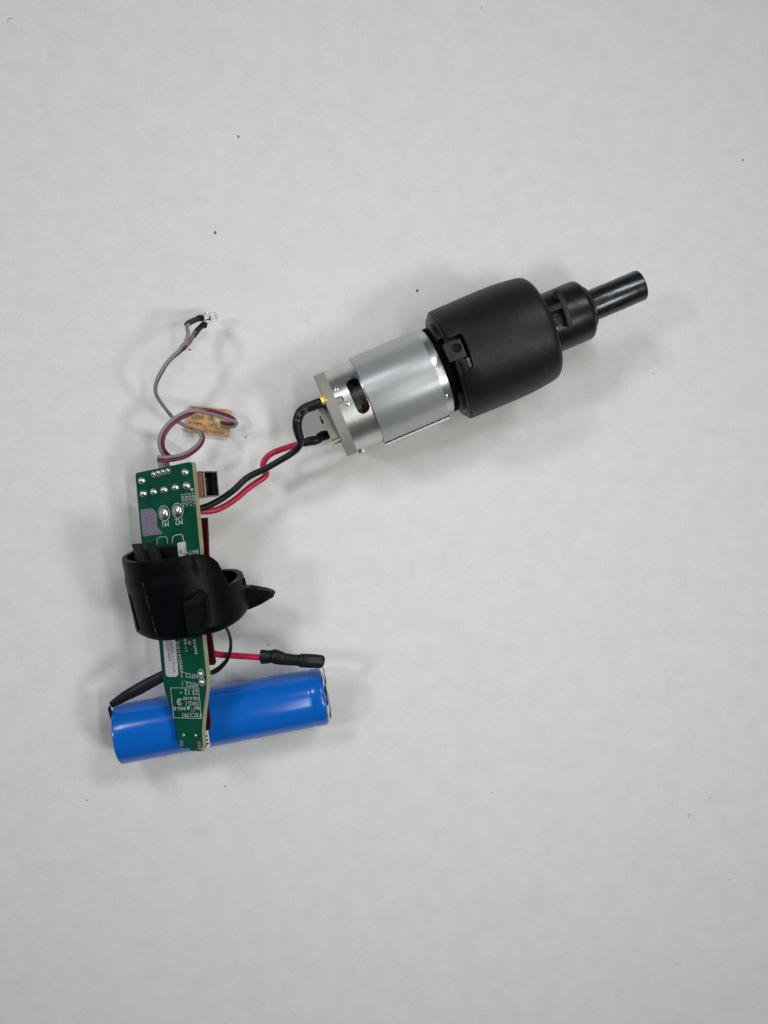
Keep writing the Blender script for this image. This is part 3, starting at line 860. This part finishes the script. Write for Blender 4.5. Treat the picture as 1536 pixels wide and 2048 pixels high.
# ------------------------------------------------------------------ blue battery cell
RB = 8.85
B0 = at(237.5, 1468.5, RB); B1 = at(649.5, 1391, RB)
bx = (B1-B0).normalized(); BL = (B1-B0).length
bu = Z.copy(); bw = bx.cross(bu)
bat = thing('battery_cell', 'bright blue cylindrical battery cell lying under the board tip', 'battery', (B0.x, B0.y, 0))
obj('wrapper', MB().lathe([(0.3, 7.6), (0.02, RB-1.0), (0.0, RB-0.45), (0.25, RB-0.12), (0.8, RB), (4, RB), (BL-5.1, RB), (BL-4.7, RB-0.12), (BL-4.2, RB-0.2), (BL-3.7, RB-0.12), (BL-3.3, RB), (BL-1.3, RB), (BL-0.6, RB-0.1), (BL-0.15, RB-0.45), (BL, RB-1.1), (BL-0.05, 6.6), (BL-0.8, 6.4)], B0, bx, bu, bw, 96, caps=False), M['blue'], bat, smooth=40)
obj('negative_end', MB().lathe([(0.25, 0.1), (0.25, 7.7), (1.0, 7.7)], B0, bx, bu, bw, 48), M['nickel'], bat)
obj('end_insulator', MB().lathe([(BL-0.6, 7.6), (BL-0.02, 7.6), (BL+0.05, 7.2), (BL+0.05, 0.1)], B0, bx, bu, bw, 64), M['lilac'], bat)
obj('positive_cap', MB().lathe([(BL+0.0, 3.2), (BL+0.5, 3.2), (BL+0.7, 2.8), (BL+0.7, 0.1)], B0, bx, bu, bw, 32), M['nickel'], bat)
# welded nickel tab on the positive end
def bpnt(t, uu, ww): return B0+bx*t+bu*uu+bw*ww
hw_ = 2.2
tabp = [(-7.6, 0.3), (-6.0, 0.4), (-3, 0.6), (0, 0.85), (3.0, 0.9), (5.0, 0.75), (6.2, 0.4)]
rg = []
for w_, t_ in tabp:
    rg.append([bpnt(BL+t_, 2.6-hw_, w_), bpnt(BL+t_, 2.6+hw_, w_), bpnt(BL+t_+0.22, 2.6+hw_, w_), bpnt(BL+t_+0.22, 2.6-hw_, w_)])
obj('nickel_tab', MB().loft(rg), M['nickel'], bat, smooth=20)

# positive lead: red wire, flattened heat shrink, nickel end
pz = 11.5
pl_ = lead('battery_wire', 'short red battery wire ending in a black shrink sleeve over the blue cell', [
    (408, 1300, 14), (420, 1304, 14.2), (430, 1307.5, 14.4), (447, 1310, 14.6), (470, 1311.5, 14.8), (495, 1313, 15), (515, 1314.5, 15.2), (528, 1315, 15.4)], 0.92, M['wire_red'])
hs = [(522.5, 1313.5, 15.2), (527, 1313.5, 15.4), (536, 1313.5, 15.8), (543, 1313, 16.2), (550, 1313.5, 16.6), (560, 1316, 16.9), (572, 1318.5, 17.2), (588, 1320, 17.6), (597, 1320.5, 17.8), (603, 1321, 18), (618, 1321.7, 18), (634, 1322.5, 17.6), (642, 1323.5, 17.4), (645, 1324, 17.2)]
hr = [2.2, 2.15, 2.0, 1.95, 2.25, 2.1, 1.8, 1.72, 1.75, 2.1, 2.15, 2.1, 2.0, 1.75]
ohs = sleeve(hs, hr, pl_, side=Z, flat=0.72)
# thin nickel strip leaving the sleeve, bent down to the tab
sp = [at(641, 1331, 17.5), at(645, 1334, 17.2), at(647.2, 1340, 16), bpnt(BL+0.9, 5.0, -6.6), bpnt(BL+0.75, 3.0, -4.2), bpnt(BL+0.95, 2.8, -1.0)]
Pp, _ = smooth_path(sp, 1.0, 6)
T_ = tangents(Pp)
rg = []
for p_, t_ in zip(Pp, T_):
    b_ = Z-t_*Z.dot(t_); b_ = b_.normalized() if b_.length > 1e-4 else bx
    n_ = t_.cross(b_)
    rg.append([p_+b_*1.3+n_*0.1, p_+b_*1.3-n_*0.1, p_-b_*1.3-n_*0.1, p_-b_*1.3+n_*0.1])
obj('nickel_strip', MB().loft(rg), M['nickel'], pl_, smooth=30)

# negative lead
nl = lead('battery_wire', 'flat black sleeved lead folded over the left end of the blue cell', [
    (345, 1345, 15), (333, 1349, 15.2), (318, 1356, 15.4), (300, 1366, 15.4), (285, 1374, 15.3)], 0.9, M['wire_black'])
sleeve([(336, 1348.5, 15.3), (326, 1352, 15.5), (310, 1360.5, 15.6), (296, 1367.5, 15.5), (281, 1376, 15.4), (266, 1384, 15.1), (252, 1391.5, 14.6), (240, 1399, 14.2), (230, 1405, 13.9), (223, 1410, 13.6)],
       [1.65, 1.65, 1.7, 1.8, 1.8, 1.7, 1.55, 1.35, 1.15, 1.0], nl, side=Z, flat=0.6)
rg = []
for (x, y, z_), h_ in zip([(231, 1404, 13.7), (222, 1409, 13.5), (218.8, 1413, 12.8), (219.6, 1420, 11.6), (223.2, 1431, 10.4), (227.5, 1442, 9.6)], (1.0, 1.0, 1.2, 1.4, 1.5, 1.5)):
    p_ = at(x, y, z_)
    rg.append([p_+Z*h_+bx*0.1, p_+Z*h_-bx*0.18, p_-Z*h_-bx*0.18, p_-Z*h_+bx*0.1])
obj('folded_tab', MB().loft(rg), M['shrink'], nl, smooth=30)

# thin thermistor wires, two strands side by side
tw = thing('thermistor_wire', 'thin black twin wire looping out from under the ring to the board edge', 'wire', (at(450, 1300, 0)))
for dx, dy, dz in ((0, 0, 0), (-1.9, 1.6, 0.5)):
    k = [(446, 1235, 19), (452, 1254, 19), (458.5, 1268, 18.6), (462, 1285, 18.2), (461, 1302, 17.8), (456, 1318, 17.4), (447, 1331, 17), (436, 1341.5, 16.8), (427, 1346.5, 16.8), (420, 1346, 17), (412, 1343, 17.2)]
    fan = [0.3, 0.3, 0.4, 0.6, 0.7, 0.9, 1.6, 2.4, 2.4, 1.4, 1.2]
    obj('strand', MB().tube([at(x+dx*fan[i]*0.9, y+(dy-3.2 if dx else 0)*fan[i]*0.8, z_+dz) for i, (x, y, z_) in enumerate(k)], 0.42, 10, 6), M['wire_black'], tw, smooth=60)

# ------------------------------------------------------------------ ribbon cables
def ribbon(name, label, pts, mats, pitch=0.98, rad=0.52, root_px=None):
    """pts: (px, py, z, twist degrees); conductors side by side"""
    r = thing(name, label, 'ribbon cable', at(pts[0][0], pts[0][1], 0))
    P, TW = smooth_path([at(p[0], p[1], p[2]) for p in pts], [p[3] for p in pts], 7)
    T = tangents(P)
    nc = len(mats)
    prev = None
    for c in range(nc):
        line = []
        for p, t, tw_ in zip(P, T, TW):
            sidev = t.cross(Z)
            if sidev.length < 1e-3: sidev = kr
            sidev.normalize()
            sidev = Quaternion(t, math.radians(tw_)) @ sidev
            line.append(p+sidev*pitch*(c-(nc-1)/2))
        obj('conductor', MB().tube(line, rad, 12, 1), mats[c], r, smooth=60)
    return r
# to the small clear lamp
rb_led = ribbon('ribbon_cable', 'grey two-core ribbon cable rising from the board to the small clear LED', [
    (315, 917, 19.3, 0), (321, 917.5, 19.4, 0), (332, 918, 19.2, 5), (352, 915.5, 18.2, 15), (370, 910.5, 16.8, 25), (386, 901, 14.8, 30), (398, 890, 13.2, 40), (404.5, 876, 11.4, 55), (399, 864, 10, 75), (384, 857, 9, 88), (366, 849, 8.4, 95), (350, 839, 8.4, 95), (337, 825, 9.6, 95), (322, 805, 12.2, 95), (312.5, 788, 14.6, 95), (311.5, 771, 16.2, 92), (319.5, 750, 17, 85), (337, 722.5, 17, 92), (357, 704, 16.6, 80), (370, 691, 16.4, 30)],
    [M['wire_grey'], M['wire_wine']])
def strand(pts, m, parent, rad=0.56):
    return obj('conductor', MB().tube([at(*p) for p in pts], rad, 12, 6), m, parent, smooth=60)
strand([(368, 690, 16.6), (373, 680, 16.6), (376, 668, 16.2), (375, 660, 15.6), (374.5, 652, 15), (377, 648, 14.4)], M['wire_grey'], rb_led)
strand([(371, 692, 16), (378, 684, 15.2), (383, 676, 14), (387, 669, 12.8), (390, 664, 12)], M['wire_pink'], rb_led, 0.58)
strand([(372.8, 693.2, 15.8), (379.8, 685.2, 15.0), (385.2, 676.6, 13.8), (389, 670, 12.6), (391, 666, 12)], M['wire_wine'], rb_led, 0.42)
# LED
led = thing('led_lamp', 'tiny clear LED with two black-sleeved legs at the cable end', 'LED', at(415, 635, 0))
LA, LB_ = at(402, 638.5, 7.2), at(436, 631.5, 6.2)
ld_ = (LB_-LA).normalized(); lu = (Z-ld_*Z.dot(ld_)).normalized(); lw = ld_.cross(lu)
LL = (LB_-LA).length
obj('lens', MB().lathe([(LL*0.20, 0.1), (LL*0.20, 1.72), (LL*0.34, 1.74), (LL*0.35, 1.42), (LL*0.72, 1.42), (LL*0.83, 1.32), (LL*0.92, 1.0), (LL*0.98, 0.55), (LL, 0.05)], LA, ld_, lu, lw, 40), M['clear'], led, smooth=40)
am = MB()
am.lathe([(LL*0.24, 0.2), (LL*0.42, 0.22), (LL*0.48, 0.55), (LL*0.52, 0.6), (LL*0.49, 0.3)], LA+lw*0.25, ld_, lu, lw, 14)
am.box(LA+ld_*(LL*0.38)-lw*0.65, ld_*0.7, lu*0.3, lw*0.12)
obj('lead_frame', am, M['tin'], led)
obj('leg', MB().tube([LA+ld_*(LL*0.24)-lw*0.6, LA+ld_*0.2-lw*0.7, at(398, 636.5, 8)], 0.26, 8, 3), M['tin'], led)
obj('leg', MB().tube([LA+ld_*(LL*0.24)+lw*0.6, LA+ld_*0.3+lw*0.8, at(407, 650, 7.6)], 0.26, 8, 3), M['tin'], led)
obj('leg_sleeve', MB().tube([at(*p) for p in ((405.5, 636.5, 7.6), (400, 636, 8.2), (392, 639, 9.6), (383, 643, 11.8), (377, 646.5, 13.6), (373.5, 650, 14.6))], [0.95, 0.98, 0.82, 0.85, 0.85, 0.8], 14, 5), M['shrink'], led, smooth=60)
obj('leg_sleeve', MB().tube([at(*p) for p in ((413, 651, 7.2), (407, 650, 7.6), (400, 655.5, 8.6), (394, 662, 10.4), (389, 669, 12.2), (387.5, 671.5, 12.8))], [0.92, 0.95, 0.82, 0.88, 0.82, 0.78], 14, 5), M['shrink'], led, smooth=60)
# to the tan board
rb_tan = ribbon('ribbon_cable', 'grey ribbon cable with dark red stripe looping onto the small tan board', [
    (338, 915, 13.2, 10), (331, 909, 14, 5), (324.5, 898, 15, 0), (322, 884, 15.8, 0), (326, 868, 16.2, 0), (337, 852, 16, 0), (352, 839, 15.4, 0), (372, 828, 14.2, 15), (395, 822, 12.4, 95), (418, 823.5, 10.4, 165), (440, 829, 8.2, 180), (456, 834.5, 6.6, 170), (467, 839.5, 5.2, 130), (472, 845, 4.4, 70), (467, 850, 3.6, 20), (457, 851, 3.0, 0), (446, 849, 2.7, 0), (438, 848, 2.6, 0)],
    [M['wire_grey'], M['wire_wine']], pitch=1.02, rad=0.54)

# ------------------------------------------------------------------ small tan board
TZ = 1.9
tcn = [(379, 811.3), (461.5, 820), (456.8, 873), (368.8, 863.5)]
tanb = thing('tan_circuit_board', 'small tan printed board under the ribbon cable loop, black lettering upside down', 'circuit board', at(415, 842, 0))
q = [at(x, y, TZ) for x, y in tcn]
obj('board', MB().prism(q, Z*(-1.5)), M['tanedge'], tanb, smooth=0)
obj('board_face', MB().prism([p+Z*0.004 for p in q], Z*0.05), M['tan'], tanb, smooth=0)
tk = MB()
sft = lambda x, y: at(x, y, TZ+0.07)
add_text(tk, 'WOM + E30', sft, (426, 863.5), (-44, -4.0), (-0.6, 6.2))
add_text(tk, 'RU', sft, (421.5, 850), (-8.5, -1), (-0.7, 7.0), 0.02)
add_text(tk, '94V-0', sft, (391, 846.5), (-28, -3), (-0.6, 6.2), 0.012)
add_text(tk, 'SWZ-1', sft, (397, 834.5), (-22, -2), (-0.8, 7.5), 0.012)
for k in range(24):
    q0, q1_ = 2*math.pi*k/24, 2*math.pi*(k+1)/24
    tk.add([sft(421+5*math.cos(q0), 836.5+5.4*math.sin(q0)), sft(421+4*math.cos(q0), 836.5+4.3*math.sin(q0)), sft(421+4*math.cos(q1_), 836.5+4.3*math.sin(q1_)), sft(421+5*math.cos(q1_), 836.5+5.4*math.sin(q1_))], [(0, 1, 2, 3)])
    tk.add([sft(410+3*math.cos(q0), 852.8+3.2*math.sin(q0)), sft(410+2.3*math.cos(q0), 852.8+2.5*math.sin(q0)), sft(410+2.3*math.cos(q1_), 852.8+2.5*math.sin(q1_)), sft(410+3*math.cos(q1_), 852.8+3.2*math.sin(q1_))], [(0, 1, 2, 3)])
add_text(tk, '5', sft, (421, 836.5), (-4, -0.4), (-0.4, 6.0), 0.03)
for x, y, w_ in ((387, 814.6, 3.5), (446, 820.2, 12), (406, 828.5, 3), (416, 829, 2), (413, 827, 2), (384, 836, 2)):
    tk.add([sft(x-w_/2, y-0.8), sft(x+w_/2, y-0.3), sft(x+w_/2, y+0.9), sft(x-w_/2, y+0.5)], [(0, 1, 2, 3)])
obj('printing', tk, M['ink'], tanb, smooth=0, recalc=False)
gm = MB()
gp = [(427, 832), (432, 831.5), (442.5, 839), (442, 847), (447, 853), (441, 858), (432, 857.5), (427, 846)]
gb = [at(x, y, TZ+0.05) for x, y in gp]; gt = [at(x*0.8+435*0.2, y*0.8+845*0.2, TZ+1.1) for x, y in gp]
gtt = [at(x*0.5+436*0.5, y*0.5+843*0.5, TZ+1.5) for x, y in gp]
obj('glue_blob', MB().loft([gb, gt, gtt]), M['glue'], tanb, smooth=60)

# ------------------------------------------------------------------ crumbs and specks on the paper
def crumb(px, py, w_, h_, m, label, name='crumb', rot=0.0, hgt=0.35):
    c = at(px, py, 0.0)
    k = 6.3
    m_ = MB(); seg = 9
    rings_ = []
    for z_, s_ in ((0.0, 0.75), (0.4, 1.0), (0.8, 0.7), (1.0, 0.25)):
        ring_ = []
        for i in range(seg):
            a_ = 2*math.pi*i/seg
            j = 1+0.35*pnoise(Vector((px*1.7+i*0.9, py+z_, s_)))
            x, y = w_/2/k*math.cos(a_)*s_*j, h_/2/k*math.sin(a_)*s_*j
            ring_.append(c+Vector((x*math.cos(rot)-y*math.sin(rot), x*math.sin(rot)+y*math.cos(rot), z_*hgt)))
        rings_.append(ring_)
    m_.loft(rings_)
    o = obj(name, m_, m, smooth=40)
    tag(o, label, 'speck', 'crumbs scattered on the paper')
    return o
crumb(430.5, 465.5, 4.5, 6.5, M['red_crumb'], 'tiny orange red crumb alone on the white paper')
crumb(476.5, 273, 2.6, 6, M['dark_crumb'], 'tiny dark speck above the red crumb', rot=0.4)
crumb(834.5, 581.5, 4.2, 6.5, M['dark_crumb'], 'black oval crumb just above the gearbox corner', rot=-0.5)
crumb(379.5, 699, 5, 3, M['dark_crumb'], 'dark crumb beside the grey LED cable', rot=-0.4)
crumb(491.5, 874.5, 3, 3, M['dark_crumb'], 'pinpoint dark speck beside the tan board')
crumb(1306.5, 747.5, 2.5, 2.5, M['grey_crumb'], 'pinpoint grey speck below the steel spindle')
crumb(1485.5, 320, 5, 4.5, M['grey_crumb'], 'grey speck near the upper right paper edge')
crumb(963, 16, 2.2, 5.5, M['grey_crumb'], 'tiny grey speck at the top edge of the view', rot=0.3)
crumb(174, 1600, 5, 2.6, M['grey_crumb'], 'grey flake below the left end of the battery')
crumb(451, 1572, 5.5, 3, M['grey_crumb'], 'grey flake directly below the battery', rot=-0.3)
crumb(537, 1289, 4, 2.4, M['dark_crumb'], 'dark crumb above the red wire sleeve')
crumb(984, 1584, 1.8, 5, M['grey_crumb'], 'thin grey splinter alone in the lower middle', rot=0.2)
crumb(1459, 1759, 1.8, 3.5, M['grey_crumb'], 'pinpoint grey speck near the lower right edge')
crumb(1354, 1927.5, 2.2, 2, M['grey_crumb'], 'faint grey speck in the lower right corner')
for px, py in ((1379, 1632), (1420, 1597.5)):
    c = at(px, py, 0.05)
    m_ = MB()
    P = [c+Vector((0.55*math.cos(a_*math.pi/6), 0.7*math.sin(a_*math.pi/6), 0.02)) for a_ in range(0, 11 if px < 1400 else 8)]
    m_.tube(P, 0.06, 6, 3)
    tag(obj('fibre', m_, M['grey_crumb'] if px < 1400 else M['lilac']), 'tiny curled grey fibre closing almost into a ring' if px < 1400 else 'tiny curled pale fibre open on one side', 'fibre', 'curled fibres on the paper')
m_ = MB().tube([at(x, y, 0.08) for x, y in ((15.5, 44), (15.5, 39), (19, 37), (25, 36.5))], 0.07, 6, 4)
tag(obj('fibre', m_, M['grey_crumb']), 'short bent grey hair in the top left corner', 'fibre')
